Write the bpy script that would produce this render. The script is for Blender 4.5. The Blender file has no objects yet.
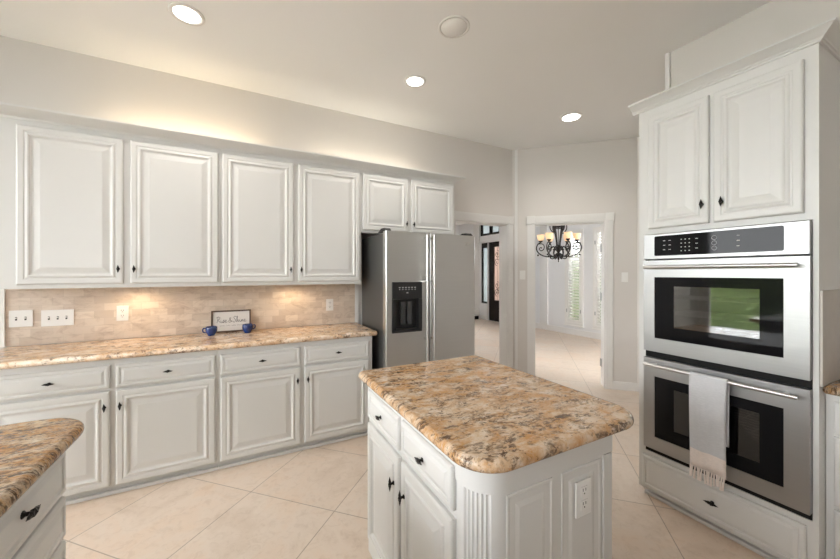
import bpy, bmesh, math, random
from mathutils import Vector, Matrix

random.seed(7)
SC = bpy.context.scene
COL = SC.collection
PI = math.pi

# ------------------------------------------------------------------ camera
cam_data = bpy.data.cameras.new('camera')
cam = bpy.data.objects.new('camera', cam_data)
COL.objects.link(cam)
cam_data.sensor_width = 36.0
cam_data.lens = 339.9 / 840.0 * 36.0
cam_data.shift_y = -6.43 / 840.0
cam_data.clip_start = 0.02
cam_data.clip_end = 200
cam.location = (0, 0, 1.4207)
cam.rotation_euler = (math.radians(90), 0, math.radians(62.085 - 90))
SC.camera = cam

# ------------------------------------------------------------------ world, exposure
W = bpy.data.worlds.new('sky')
SC.world = W
W.use_nodes = True
bgn = W.node_tree.nodes['Background']
bgn.inputs[0].default_value = (0.95, 0.98, 1.0, 1)
bgn.inputs[1].default_value = 12.0
SC.view_settings.view_transform = 'Standard'
SC.view_settings.look = 'None'
SC.view_settings.gamma = 1.0
SC.view_settings.use_curve_mapping = False
SC.view_settings.exposure = 0.38
SC.cycles.max_bounces = 10
SC.cycles.diffuse_bounces = 6
SC.cycles.glossy_bounces = 5
SC.cycles.transparent_max_bounces = 12
SC.cycles.sample_clamp_indirect = 6.0
SC.cycles.caustics_reflective = False
SC.cycles.caustics_refractive = False

CEIL = 3.053
WARM = (1.0, 0.74, 0.46)


def area_lamp(name, loc, rot, sx, sy, power, color=(1, 1, 1), portal=False):
    l = bpy.data.lights.new(name, 'AREA')
    l.shape = 'RECTANGLE'
    l.size, l.size_y = sx, sy
    l.energy = power
    l.color = color
    if portal:
        l.cycles.is_portal = True
    o = bpy.data.objects.new(name, l)
    COL.objects.link(o)
    o.location = loc
    o.rotation_euler = rot
    return o


# daylight portals in the kitchen window and the openings added for light (they only guide sky light through them)
area_lamp('portal_left', (-3.56, 0.95, 1.575), (0, -PI / 2, 0), 2.55, 4.7, 1, portal=True)
area_lamp('portal_front', (-2.7, -2.92, 1.35), (PI / 2, 0, 0), 1.2, 2.3, 1, portal=True)
area_lamp('portal_dining', (5.6, 0.40, 1.5), (PI / 2, 0, 0), 2.3, 2.7, 1, portal=True)
area_lamp('portal_entry', (3.7, 9.52, 1.5), (-PI / 2, 0, 0), 2.2, 2.7, 1, portal=True)

# ------------------------------------------------------------------ materials


def new_mat(name):
    m = bpy.data.materials.new(name)
    m.use_nodes = True
    nt = m.node_tree
    return m, nt, nt.nodes['Principled BSDF']


def simple(name, col, rough=0.5, metal=0.0, spec=0.5, coat=0.0, emis=None, estr=0.0, noise=0.0, nscale=8.0):
    m, nt, b = new_mat(name)
    b.inputs['Base Color'].default_value = (*col, 1)
    b.inputs['Roughness'].default_value = rough
    b.inputs['Metallic'].default_value = metal
    b.inputs['Specular IOR Level'].default_value = spec
    b.inputs['Coat Weight'].default_value = coat
    if emis:
        b.inputs['Emission Color'].default_value = (*emis, 1)
        b.inputs['Emission Strength'].default_value = estr
    if noise > 0:
        tc = nt.nodes.new('ShaderNodeTexCoord')
        n = nt.nodes.new('ShaderNodeTexNoise')
        n.inputs['Scale'].default_value = nscale
        n.inputs['Detail'].default_value = 4
        mx = nt.nodes.new('ShaderNodeMix')
        mx.data_type = 'RGBA'
        mx.inputs[6].default_value = (*[c * (1 - noise) for c in col], 1)
        mx.inputs[7].default_value = (*[min(1, c * (1 + noise)) for c in col], 1)
        nt.links.new(tc.outputs['Object'], n.inputs['Vector'])
        nt.links.new(n.outputs['Fac'], mx.inputs[0])
        nt.links.new(mx.outputs[2], b.inputs['Base Color'])
    return m


def ramp(nt, pts, interp='LINEAR'):
    r = nt.nodes.new('ShaderNodeValToRGB')
    r.color_ramp.interpolation = interp
    e = r.color_ramp.elements
    while len(e) < len(pts):
        e.new(0.5)
    for k, (p, c) in enumerate(pts):
        e[k].position = p
        e[k].color = (*c, 1) if len(c) == 3 else c
    return r


def mixrgb(nt, fac, a, b, mode='MIX'):
    mx = nt.nodes.new('ShaderNodeMix')
    mx.data_type = 'RGBA'
    mx.blend_type = mode
    for sock, v in ((0, fac), (6, a), (7, b)):
        if hasattr(v, 'links') or isinstance(v, bpy.types.NodeSocket):
            nt.links.new(v, mx.inputs[sock])
        elif sock == 0:
            mx.inputs[0].default_value = v
        else:
            mx.inputs[sock].default_value = (*v, 1)
    return mx.outputs[2]


def noise(nt, vec, scale, detail=6, rough=0.55, dist=0.0):
    n = nt.nodes.new('ShaderNodeTexNoise')
    n.inputs['Scale'].default_value = scale
    n.inputs['Detail'].default_value = detail
    n.inputs['Roughness'].default_value = rough
    n.inputs['Distortion'].default_value = dist
    nt.links.new(vec, n.inputs['Vector'])
    return n.outputs['Fac']


def mapping(nt, rot=(0, 0, 0), scale=(1, 1, 1), loc=(0, 0, 0), src='Object'):
    tc = nt.nodes.new('ShaderNodeTexCoord')
    mp = nt.nodes.new('ShaderNodeMapping')
    mp.inputs['Location'].default_value = loc
    mp.inputs['Rotation'].default_value = rot
    mp.inputs['Scale'].default_value = scale
    nt.links.new(tc.outputs[src], mp.inputs['Vector'])
    return mp.outputs['Vector']


def granite(name, rot, stretch, tint=(1, 1, 1), dark=0.5, seed=0.0, bright=1.0, orange=0.5):
    m, nt, b = new_mat(name)
    v = mapping(nt, rot=(0, 0, rot), scale=(1, stretch, 1), loc=(seed, seed * 0.7, 0.3))
    v2 = mapping(nt, rot=(0, 0, rot + .4), scale=(1, 1.25, 1), loc=(3.1 + seed, 1.2, 0))
    t = lambda c: tuple(min(1, ci * ti * bright) for ci, ti in zip(c, tint))

    def fac(src, pts, k=1.0, other=None):
        r = ramp(nt, [(p, (q, q, q)) for p, q in pts])
        nt.links.new(src, r.inputs[0])
        f = nt.nodes.new('ShaderNodeMath')
        f.operation = 'MULTIPLY'
        nt.links.new(r.outputs[0], f.inputs[0])
        if other is not None:
            nt.links.new(other, f.inputs[1])
        else:
            f.inputs[1].default_value = k
        return f.outputs[0]
    # cream ground with crystalline variation
    g1 = noise(nt, v2, 13.0, 10, 0.72, 0.7)
    r1 = ramp(nt, [(0.34, t((.38, .25, .15))), (0.42, t((.60, .43, .29))), (0.49, t((.76, .60, .45))), (0.57, t((.82, .70, .57))), (0.68, t((.90, .83, .74)))])
    nt.links.new(g1, r1.inputs[0])
    c = r1.outputs[0]
    # golden drifts
    g2 = noise(nt, v, 5.0, 7, 0.62, 1.2)
    g2b = noise(nt, v2, 22.0, 6, 0.7, 0.5)
    c = mixrgb(nt, fac(g2, [(0.43, 0), (0.57, 1)], other=fac(g2b, [(0.30, .25), (0.62, 1)], orange * 1.3)), c, t((.62, .34, .13)))
    # grey-white clouds
    g3 = noise(nt, v, 7.0, 8, 0.68, 0.9)
    c = mixrgb(nt, fac(g3, [(0.57, 0), (0.67, 1)], .5), c, t((.80, .72, .62)))
    # clustered dark veining: broad mask times fine break-up
    mk = noise(nt, v, 6.5, 6, 0.66, 1.4)
    fn = noise(nt, v, 30.0, 8, 0.74, 0.9)
    m1 = fac(mk, [(dark - .08, 1), (dark + .03, .75), (dark + .11, 0)])
    c = mixrgb(nt, fac(fn, [(0.47, 1), (0.53, 0)], other=m1), c, t((.10, .058, .034)))
    # scattered brown flecks
    sp = noise(nt, v2, 48.0, 4, 0.7, 0.4)
    c = mixrgb(nt, fac(sp, [(0.35, 1), (0.41, 0)], .8), c, t((.13, .078, .046)))
    # pale grain
    gr = noise(nt, v2, 95.0, 3, 0.6, 0.0)
    c = mixrgb(nt, fac(gr, [(0.55, 0), (0.68, 1)], .35), c, t((.88, .82, .74)))
    nt.links.new(c, b.inputs['Base Color'])
    b.inputs['Roughness'].default_value = 0.14
    b.inputs['Specular IOR Level'].default_value = 0.36
    return m


def tile_floor():
    m, nt, b = new_mat('floor_tile')
    P = 0.6138
    tc = nt.nodes.new('ShaderNodeTexCoord')
    mp = nt.nodes.new('ShaderNodeMapping')
    mp.vector_type = 'POINT'
    # u=(x+y)/sqrt2, v=(y-x)/sqrt2
    mp.inputs['Rotation'].default_value = (0, 0, -PI / 4)
    mp.inputs['Location'].default_value = (-1.174 + 20 * P, 0.758 + 20 * P, 0)
    nt.links.new(tc.outputs['Object'], mp.inputs['Vector'])
    br = nt.nodes.new('ShaderNodeTexBrick')
    br.offset = 0.0
    br.squash = 1.0
    br.inputs['Scale'].default_value = 1.0
    br.inputs['Brick Width'].default_value = P
    br.inputs['Row Height'].default_value = P
    br.inputs['Mortar Size'].default_value = 0.0032
    br.inputs['Mortar Smooth'].default_value = 0.2
    br.inputs['Color1'].default_value = (.700, .607, .522, 1)
    br.inputs['Color2'].default_value = (.670, .550, .450, 1)
    br.inputs['Mortar'].default_value = (.40, .33, .27, 1)
    nt.links.new(mp.outputs['Vector'], br.inputs['Vector'])
    n1 = noise(nt, tc.outputs['Object'], 2.6, 8, 0.65, 0.8)
    r1 = ramp(nt, [(0.32, (.90, .87, .84)), (0.48, (1, 1, 1)), (0.66, (1.0, .94, .885))])
    nt.links.new(n1, r1.inputs[0])
    c = mixrgb(nt, 1.0, br.outputs['Color'], r1.outputs[0], 'MULTIPLY')
    n2 = noise(nt, tc.outputs['Object'], 18.0, 6, 0.7, 1.0)
    r2 = ramp(nt, [(0.36, (.86, .83, .80)), (0.5, (1, 1, 1))])
    nt.links.new(n2, r2.inputs[0])
    c = mixrgb(nt, 0.6, c, r2.outputs[0], 'MULTIPLY')
    nt.links.new(c, b.inputs['Base Color'])
    b.inputs['Roughness'].default_value = 0.30
    b.inputs['Specular IOR Level'].default_value = 0.42
    bp = nt.nodes.new('ShaderNodeBump')
    bp.inputs['Strength'].default_value = 0.25
    bp.inputs['Distance'].default_value = 0.002
    bp.invert = True
    nt.links.new(br.outputs['Fac'], bp.inputs['Height'])
    nt.links.new(bp.outputs[0], b.inputs['Normal'])
    return m


def travertine():
    m, nt, b = new_mat('travertine_tile')
    tc = nt.nodes.new('ShaderNodeTexCoord')
    sep = nt.nodes.new('ShaderNodeSeparateXYZ')
    cmb = nt.nodes.new('ShaderNodeCombineXYZ')
    nt.links.new(tc.outputs['Object'], sep.inputs[0])
    nt.links.new(sep.outputs['X'], cmb.inputs[0])
    nt.links.new(sep.outputs['Z'], cmb.inputs[1])
    mp = nt.nodes.new('ShaderNodeMapping')
    mp.inputs['Location'].default_value = (5, -0.914 + 0.0555 * 40, 0)
    nt.links.new(cmb.outputs[0], mp.inputs['Vector'])
    br = nt.nodes.new('ShaderNodeTexBrick')
    br.offset = 0.5
    br.inputs['Scale'].default_value = 1.0
    br.inputs['Brick Width'].default_value = 0.112
    br.inputs['Row Height'].default_value = 0.0555
    br.inputs['Mortar Size'].default_value = 0.0016
    br.inputs['Mortar Smooth'].default_value = 0.3
    br.inputs['Bias'].default_value = 0.0
    br.inputs['Color1'].default_value = (.72, .63, .545, 1)
    br.inputs['Color2'].default_value = (.56, .47, .395, 1)
    br.inputs['Mortar'].default_value = (.58, .50, .425, 1)
    nt.links.new(mp.outputs['Vector'], br.inputs['Vector'])
    mp2 = nt.nodes.new('ShaderNodeMapping')
    mp2.inputs['Scale'].default_value = (1, 1, 2.2)
    nt.links.new(tc.outputs['Object'], mp2.inputs['Vector'])
    n1 = noise(nt, mp2.outputs[0], 9, 8, 0.7, 0.8)
    r1 = ramp(nt, [(0.3, (.74, .68, .64)), (0.5, (1, .98, .95)), (0.72, (1.0, 1.0, 1.0))])
    nt.links.new(n1, r1.inputs[0])
    c = mixrgb(nt, 1.0, br.outputs['Color'], r1.outputs[0], 'MULTIPLY')
    nt.links.new(c, b.inputs['Base Color'])
    b.inputs['Roughness'].default_value = 0.5
    bp = nt.nodes.new('ShaderNodeBump')
    bp.inputs['Strength'].default_value = 0.35
    bp.inputs['Distance'].default_value = 0.002
    bp.invert = True
    nt.links.new(br.outputs['Fac'], bp.inputs['Height'])
    nt.links.new(bp.outputs[0], b.inputs['Normal'])
    return m


def steel(name, col=(.60, .585, .565), rough=0.30, vertical=False):
    m, nt, b = new_mat(name)
    sc = (2, 2, 260) if not vertical else (260, 260, 2)
    v = mapping(nt, scale=sc)
    n = noise(nt, v, 1.0, 4, 0.6)
    r = ramp(nt, [(0.3, tuple(c * 0.965 for c in col)), (0.7, tuple(min(1, c * 1.02) for c in col))])
    nt.links.new(n, r.inputs[0])
    nt.links.new(r.outputs[0], b.inputs['Base Color'])
    b.inputs['Metallic'].default_value = 1.0
    rr = nt.nodes.new('ShaderNodeMapRange')
    rr.inputs['To Min'].default_value = rough - 0.012
    rr.inputs['To Max'].default_value = rough + 0.015
    nt.links.new(n, rr.inputs[0])
    nt.links.new(rr.outputs[0], b.inputs['Roughness'])
    b.inputs['Anisotropic'].default_value = 0.5
    return m


def pane_mat(name, tint=(1, 1, 1), haze=0.0, hcol=(.7, .75, .78), ior=1.45):
    """window glass: lets light through, reflects by fresnel; haze adds a frosted scatter"""
    m = bpy.data.materials.new(name)
    m.use_nodes = True
    nt = m.node_tree
    nt.nodes.clear()
    out = nt.nodes.new('ShaderNodeOutputMaterial')
    tr = nt.nodes.new('ShaderNodeBsdfTransparent')
    tr.inputs[0].default_value = (*tint, 1)
    gl = nt.nodes.new('ShaderNodeBsdfGlossy')
    gl.inputs['Roughness'].default_value = 0.03
    fr = nt.nodes.new('ShaderNodeFresnel')
    fr.inputs[0].default_value = ior
    mx = nt.nodes.new('ShaderNodeMixShader')
    nt.links.new(fr.outputs[0], mx.inputs[0])
    last = tr.outputs[0]
    if haze > 0:
        tl = nt.nodes.new('ShaderNodeBsdfTranslucent')
        tl.inputs[0].default_value = (*hcol, 1)
        m2 = nt.nodes.new('ShaderNodeMixShader')
        m2.inputs[0].default_value = haze
        nt.links.new(tr.outputs[0], m2.inputs[1])
        nt.links.new(tl.outputs[0], m2.inputs[2])
        last = m2.outputs[0]
    nt.links.new(last, mx.inputs[1])
    nt.links.new(gl.outputs[0], mx.inputs[2])
    nt.links.new(mx.outputs[0], out.inputs[0])
    return m


def towel_mat():
    m, nt, b = new_mat('woven_towel')
    tc = nt.nodes.new('ShaderNodeTexCoord')
    sep = nt.nodes.new('ShaderNodeSeparateXYZ')
    nt.links.new(tc.outputs['Object'], sep.inputs[0])
    mr = nt.nodes.new('ShaderNodeMapRange')
    mr.inputs['From Min'].default_value = -0.42
    mr.inputs['From Max'].default_value = -0.38
    nt.links.new(sep.outputs['Z'], mr.inputs[0])
    r = ramp(nt, [(0.45, (.80, .715, .665)), (0.55, (.57, .575, .59))])
    nt.links.new(mr.outputs[0], r.inputs[0])
    n = noise(nt, mapping(nt, scale=(60, 60, 300)), 1.0, 3, 0.6)
    r2 = ramp(nt, [(0.3, (.86, .86, .87)), (0.7, (1, 1, 1))])
    nt.links.new(n, r2.inputs[0])
    c = mixrgb(nt, 1.0, r.outputs[0], r2.outputs[0], 'MULTIPLY')
    nt.links.new(c, b.inputs['Base Color'])
    b.inputs['Roughness'].default_value = 0.95
    return m


M = {}
M['cab'] = simple('cabinet_paint', (.650, .645, .630), 0.36, noise=0.015, nscale=5)
M['wall'] = simple('wall_paint', (.655, .625, .595), 0.75, noise=0.015, nscale=3)
M['wall_cool'] = simple('dining_wall_paint', (.79, .795, .805), 0.75, noise=0.01)
M['ceil'] = simple('ceiling_paint', (.875, .878, .878), 0.85, noise=0.015, nscale=2)
M['trim'] = simple('trim_paint', (.76, .75, .735), 0.40, noise=0.01)
M['floor'] = tile_floor()
M['trav'] = travertine()
M['splash_side'] = simple('stone_side_splash', (.50, .465, .43), 0.5, noise=0.08, nscale=20)
M['gr_long'] = granite('granite_long', 0.3, 1.6, (1.0, .96, .93), dark=.40, seed=2.3, bright=.86, orange=.4)
M['gr_island'] = granite('granite_island', 0.55, 1.9, (1.0, .94, .87), dark=.42, seed=5.2, bright=.82, orange=.8)
M['gr_near'] = granite('granite_near', 1.15, 3.4, (1.0, .92, .80), dark=.49, seed=9.1, bright=.68, orange=.95)
M['steel'] = steel('brushed_steel', (.44, .44, .44), .42)
M['steel_f'] = steel('fridge_steel', (.56, .55, .535), 0.34)
M['chrome'] = simple('polished_steel', (.78, .77, .75), 0.14, 1.0)
M['bar'] = simple('satin_steel_bar', (.56, .55, .54), 0.34, 1.0)
M['black'] = simple('black_plastic', (.012, .012, .013), 0.35)
M['black_glass'] = simple('black_glass', (.008, .008, .009), 0.05, spec=0.14)
M['cavity'] = simple('oven_cavity_enamel', (.09, .09, .092), 0.4)
M['fridge_side'] = simple('fridge_side_grey', (.050, .049, .047), 0.42, noise=0.1, nscale=90)
M['iron'] = simple('dark_bronze', (.022, .018, .016), 0.38, 0.6)
M['knob'] = simple('oil_rubbed_knob', (.015, .013, .012), 0.32, 0.7)
M['plate'] = simple('white_plate_plastic', (.80, .79, .77), 0.3)
M['slot'] = simple('socket_slot', (.03, .03, .03), 0.5)
M['blue'] = simple('cobalt_glaze', (.008, .036, .17), 0.14, coat=0.5, noise=0.1, nscale=20)
M['wood'] = simple('dark_walnut', (.10, .062, .04), 0.55, noise=0.25, nscale=30)
M['board'] = simple('whitewashed_board', (.78, .76, .74), 0.6)
M['ink'] = simple('grey_ink', (.16, .15, .15), 0.6)
M['towel'] = towel_mat()
M['fringe'] = simple('fringe_yarn', (.82, .74, .69), 0.95)
M['lens'] = simple('lamp_lens', (.9, .9, .9), 0.4, emis=(1.0, .95, .88), estr=4.0)
M['puck'] = simple('puck_lens', (.9, .9, .9), 0.4, emis=WARM, estr=6.0)
M['grille'] = simple('speaker_grille', (.86, .855, .84), 0.7, noise=0.1, nscale=300)
M['shade'] = simple('amber_glass_shade', (.85, .60, .36), 0.35, emis=(1.0, .62, .30), estr=0.30, noise=0.15, nscale=25)
M['bulb'] = simple('bulb', (1, .9, .7), 0.4, emis=(1.0, .80, .52), estr=5.0)
M['louver'] = simple('shutter_paint', (.80, .79, .77), 0.4)
M['pane'] = pane_mat('window_pane')
M['frost_blue'] = pane_mat('frosted_pane', (.34, .36, .36), 0.75, (.46, .48, .48))
M['warm_reflection'] = pane_mat('reflection_tinted_pane', (.30, .26, .24), 0.75, (.62, .50, .45))  # warm reflections in the door glass, put into the pane colour
M['leaf'] = simple('hedge_leaf', (.13, .19, .06), 0.6, noise=0.5, nscale=6)
M['bounce_ground'] = simple('patio', (.74, .735, .72), 0.9, noise=0.3, nscale=4)  # ground outside, made pale to bounce daylight up to the ceiling
M['mark'] = simple('white_marking', (.62, .62, .62), 0.5)
M['cushion'] = simple('white_upholstery', (.80, .79, .77), 0.8)

# ------------------------------------------------------------------ mesh helpers


class MB:
    def __init__(self):
        self.v, self.f, self.s = [], [], []

    def add(self, vs, fs, smooth=False):
        o = len(self.v)
        self.v += [tuple(p) for p in vs]
        for f in fs:
            self.f.append([i + o for i in f])
            self.s.append(smooth)
        return self

    def box(self, x0, x1, y0, y1, z0, z1, bev=0.0):
        if bev <= 0:
            vs = [(x, y, z) for z in (z0, z1) for y in (y0, y1) for x in (x0, x1)]
            fs = [(0, 2, 3, 1), (4, 5, 7, 6), (0, 1, 5, 4), (2, 6, 7, 3), (0, 4, 6, 2), (1, 3, 7, 5)]
            return self.add(vs, fs)
        bm = bmesh.new()
        bmesh.ops.create_cube(bm, size=1.0)
        for v in bm.verts:
            v.co = Vector(((x0 + x1) / 2 + v.co.x * (x1 - x0), (y0 + y1) / 2 + v.co.y * (y1 - y0), (z0 + z1) / 2 + v.co.z * (z1 - z0)))
        bmesh.ops.bevel(bm, geom=list(bm.edges) + list(bm.verts), offset=bev, segments=2, profile=0.5, affect='EDGES')
        bm.verts.index_update()
        self.add([v.co[:] for v in bm.verts], [[v.index for v in f.verts] for f in bm.faces])
        bm.free()
        return self

    def loft(self, rings, close_ring=True, cap0=True, cap1=True, smooth=False):
        n = len(rings[0])
        vs = [p for r in rings for p in r]
        fs = []
        for a in range(len(rings) - 1):
            for k in range(n if close_ring else n - 1):
                k2 = (k + 1) % n
                fs.append((a * n + k, a * n + k2, (a + 1) * n + k2, (a + 1) * n + k))
        self.add(vs, fs, smooth)
        if cap0:
            self.add(rings[0][::-1], [list(range(n))])
        if cap1:
            self.add(rings[-1], [list(range(n))])
        return self

    def panel(self, x0, x1, z0, z1, y, prof):
        """stepped panel facing -y; prof = (inset, proud) pairs, closed in the middle"""
        rings = []
        for ins, hgt in prof:
            a, b, c, d = x0 + ins, x1 - ins, z0 + ins, z1 - ins
            yy = y - hgt
            rings.append([(a, yy, c), (b, yy, c), (b, yy, d), (a, yy, d)])
        return self.loft(rings)

    def tube(self, pts, r, seg=8, cap=True):
        pts = [Vector(p) for p in pts]
        n = len(pts)
        rs = r if isinstance(r, (list, tuple)) else [r] * n
        rings = []
        up = None
        for i, p in enumerate(pts):
            t = (pts[min(i + 1, n - 1)] - pts[max(i - 1, 0)])
            if t.length < 1e-9:
                t = Vector((0, 0, 1))
            t.normalize()
            if up is None:
                a = Vector((0, 0, 1)) if abs(t.z) < 0.9 else Vector((1, 0, 0))
                up = a.cross(t).normalized()
            up = (up - t * up.dot(t))
            if up.length < 1e-6:
                up = t.orthogonal()
            up.normalize()
            w = t.cross(up)
            rings.append([tuple(p + (up * math.cos(2 * PI * k / seg) + w * math.sin(2 * PI * k / seg)) * rs[i]) for k in range(seg)])
        return self.loft(rings, cap0=cap, cap1=cap, smooth=True)

    def lathe(self, prof, cx=0, cy=0, cz=0, seg=24, smooth=True, axis='z', cap=True):
        rings = []
        for r, h in prof:
            ring = []
            for k in range(seg):
                a = 2 * PI * k / seg
                if axis == 'z':
                    ring.append((cx + r * math.cos(a), cy + r * math.sin(a), cz + h))
                else:  # axis -y: height grows towards -y
                    ring.append((cx + r * math.cos(a), cy - h, cz + r * math.sin(a)))
            rings.append(ring)
        return self.loft(rings, cap0=cap, cap1=cap, smooth=smooth)

    def ellipsoid(self, c, r, seg=12, rng=8):
        rings = []
        for i in range(1, rng):
            a = PI * i / rng
            rings.append([(c[0] + r[0] * math.sin(a) * math.cos(2 * PI * k / seg), c[1] + r[1] * math.sin(a) * math.sin(2 * PI * k / seg),
                           c[2] - r[2] * math.cos(a)) for k in range(seg)])
        return self.loft(rings, smooth=True)

    def prism(self, poly, z0, z1):
        return self.loft([[(x, y, z0) for x, y in poly], [(x, y, z1) for x, y in poly]])

    def sweep(self, path, prof, closed=False):
        """mitred moulding: 2-D path, prof=(outward offset, z); outward is right of travel"""
        n = len(path)
        rings = []
        for i in range(n):
            p = Vector(path[i])
            d0 = (p - Vector(path[i - 1])).normalized() if i > 0 else None
            d1 = (Vector(path[i + 1]) - p).normalized() if i < n - 1 else None
            if d0 is None:
                d0 = d1
            if d1 is None:
                d1 = d0
            n0, n1 = Vector((d0.y, -d0.x)), Vector((d1.y, -d1.x))
            mi = (n0 + n1)
            mi = mi / max(1e-6, mi.length_squared) * 2
            rings.append([(p.x + mi.x * o, p.y + mi.y * o, z) for o, z in prof])
        return self.loft(rings)

    def build(self, name, mat, parent=None, loc=None, rz=None):
        me = bpy.data.meshes.new(name)
        me.from_pydata(self.v, [], self.f)
        bm = bmesh.new()
        bm.from_mesh(me)
        bmesh.ops.recalc_face_normals(bm, faces=bm.faces)
        bm.to_mesh(me)
        bm.free()
        me.polygons.foreach_set('use_smooth', self.s)
        me.materials.append(mat)
        o = bpy.data.objects.new(name, me)
        COL.objects.link(o)
        if parent is not None:
            o.parent = parent
        if loc is not None:
            o.location = loc
        if rz is not None:
            o.rotation_euler = (0, 0, rz)
        return o


def thing(name, label, cat, loc=(0, 0, 0), rz=0.0, group=None):
    o = bpy.data.objects.new(name, None)
    o.empty_display_size = 0.05
    COL.objects.link(o)
    o.location = loc
    o.rotation_euler = (0, 0, rz)
    o['label'], o['category'] = label, cat
    if group:
        o['group'] = group
    return o


def tag(o, label, cat, group=None, kind=None):
    o['label'], o['category'] = label, cat
    if group:
        o['group'] = group
    if kind:
        o['kind'] = kind
    return o


def struct(o, label, cat):
    return tag(o, label, cat, kind='structure')


def rounded_poly(pts, radii, seg=8):
    """ccw polygon with per-corner radius"""
    out = []
    n = len(pts)
    for i in range(n):
        p, a, b = Vector(pts[i]), Vector(pts[i - 1]), Vector(pts[(i + 1) % n])
        r = radii[i]
        if r <= 1e-6:
            out.append(tuple(p))
            continue
        d0, d1 = (a - p).normalized(), (b - p).normalized()
        ang = d0.angle(d1)
        k = r / math.tan(ang / 2)
        c = p + (d0 + d1).normalized() * (r / math.sin(ang / 2))
        s, e = p + d0 * k - c, p + d1 * k - c
        a0, a1 = math.atan2(s.y, s.x), math.atan2(e.y, e.x)
        da = (a1 - a0 + PI) % (2 * PI) - PI
        for j in range(seg + 1):
            t = a0 + da * j / seg
            out.append((c.x + r * math.cos(t), c.y + r * math.sin(t)))
    return out


def inset_poly(poly, d):
    n = len(poly)
    res = []
    for i in range(n):
        p, a, b = Vector(poly[i]), Vector(poly[i - 1]), Vector(poly[(i + 1) % n])
        d0, d1 = (p - a), (b - p)
        if d0.length < 1e-9:
            d0 = d1
        if d1.length < 1e-9:
            d1 = d0
        d0.normalize()
        d1.normalize()
        n0, n1 = Vector((-d0.y, d0.x)), Vector((-d1.y, d1.x))
        mi = n0 + n1
        mi = mi / max(1e-6, mi.length_squared) * 2
        q = p + mi * d
        res.append((q.x, q.y))
    return res


def slab(poly, z0, z1, edge=0.02, steps=6):
    """stone top with a rounded nose edge"""
    mb = MB()
    zm, hh = (z0 + z1) / 2, (z1 - z0) / 2
    rings = []
    for k in range(steps + 1):
        a = -PI / 2 + PI * k / steps
        ins = edge * (1 - math.cos(a))
        rings.append([(x, y, zm + hh * math.sin(a)) for x, y in inset_poly(poly, ins)])
    n = len(poly)
    vs = [p for r in rings for p in r]
    fs = []
    for a in range(steps):
        for k in range(n):
            k2 = (k + 1) % n
            fs.append((a * n + k, a * n + k2, (a + 1) * n + k2, (a + 1) * n + k))
    mb.add(vs, fs, True)
    mb.add(rings[0][::-1], [list(range(n))])
    mb.add(rings[-1], [list(range(n))])
    return mb


def wall_cells(mb, a0, a1, z0, z1, holes, put):
    """rectangular wall with holes (h0,h1,w0,w1); put(mb,a0,a1,z0,z1) adds one box"""
    as_ = sorted({a0, a1, *[h for hh in holes for h in hh[:2]]})
    for i in range(len(as_) - 1):
        p, q = as_[i], as_[i + 1]
        mid = (p + q) / 2
        cuts = sorted([(h[2], h[3]) for h in holes if h[0] <= mid <= h[1]])
        z = z0
        for c0, c1 in cuts:
            if c0 > z + 1e-6:
                put(mb, p, q, z, c0)
            z = c1
        if z < z1 - 1e-6:
            put(mb, p, q, z, z1)


DOOR = [(0, 0), (0, .012), (.003, .0165), (.009, .019), (.033, .019), (.036, .0160), (.043, .0160), (.048, .0200), (.053, .0215), (.059, .0205),
        (.064, .0140), (.071, .0112), (.078, .0112), (.106, .0168), (.110, .0178)]
DRAWER = [(0, 0), (0, .011), (.004, .0165), (.010, .0185), (.019, .0185), (.022, .0145), (.025, .0135), (.041, .0185)]
DRAWER_BIG = DRAWER
SMALL_DOOR = DOOR


def knob_mb(vertical=True, s=1.0):
    """pointed, ribbed spindle on a round post; faces -y, mounts at y=0"""
    mb = MB()
    mb.lathe([(.008 * s, 0), (.008 * s, .002 * s), (.0045 * s, .005 * s), (.004 * s, .013 * s)], seg=12, axis='y')
    L, Wd, D = .028 * s, .0098 * s, .0068 * s
    rings = []
    n = 13
    for i in range(n):
        t = -1 + 2 * i / (n - 1)
        f = max(0.06, (1 - abs(t) ** 1.25)) ** 0.9
        if i % 2:
            f *= 0.86
        ring = []
        for k in range(10):
            a = 2 * PI * k / 10 + 0.25 * i
            rr = 1.0 if k % 2 else 0.86
            u, w = Wd * f * rr * math.cos(a), -.0165 * s + D * f * rr * math.sin(a)
            ring.append((u, w, L * t) if vertical else (L * t, w, u))
        rings.append(ring)
    mb.loft(rings, smooth=False)
    return mb


def add_knob(parent, x, y, z, vertical=True, s=1.0):
    return knob_mb(vertical, s).build('knob', M['knob'], parent, loc=(x, y, z))


def door_part(root, x0, x1, z0, z1, y, knob=None, prof=None, name='door'):
    d = MB().panel(x0, x1, z0, z1, y, prof or DOOR).build(name, M['cab'], root)
    if knob:
        add_knob(d, knob[0], y - .0185, knob[1], True)
    return d


def drawer_part(root, x0, x1, z0, z1, y, knob=True, s=1.0, kz=None):
    d = MB().panel(x0, x1, z0, z1, y, DRAWER).build('drawer', M['cab'], root)
    if knob:
        add_knob(d, (x0 + x1) / 2, y - .0185, kz if kz else (z0 + z1) / 2, False, s)
    return d


# ------------------------------------------------------------------ room shell
YW = 3.413
struct(MB().box(-5.2, 7.4, -3.6, 10.0, -0.08, 0.0).build('floor', M['floor']), 'beige tile floor laid on the diagonal with thin dark grout', 'floor')
struct(MB().box(-5.2, 7.4, -3.6, 10.0, CEIL, CEIL + 0.1).build('ceiling', M['ceil']), 'flat off-white ceiling with recessed lights', 'ceiling')

DX0, DX1, DZ = 2.285, 3.126, 2.065          # doorway to the entry
mb = MB()
wall_cells(mb, -3.6, 3.23, 0, CEIL, [(DX0, DX1, 0, DZ)], lambda m, a, b, c, d: m.box(a, b, YW, YW + .165, c, d))
struct(mb.build('wall_back', M['wall']), 'greige wall behind the long run of white cabinets', 'wall')

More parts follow.
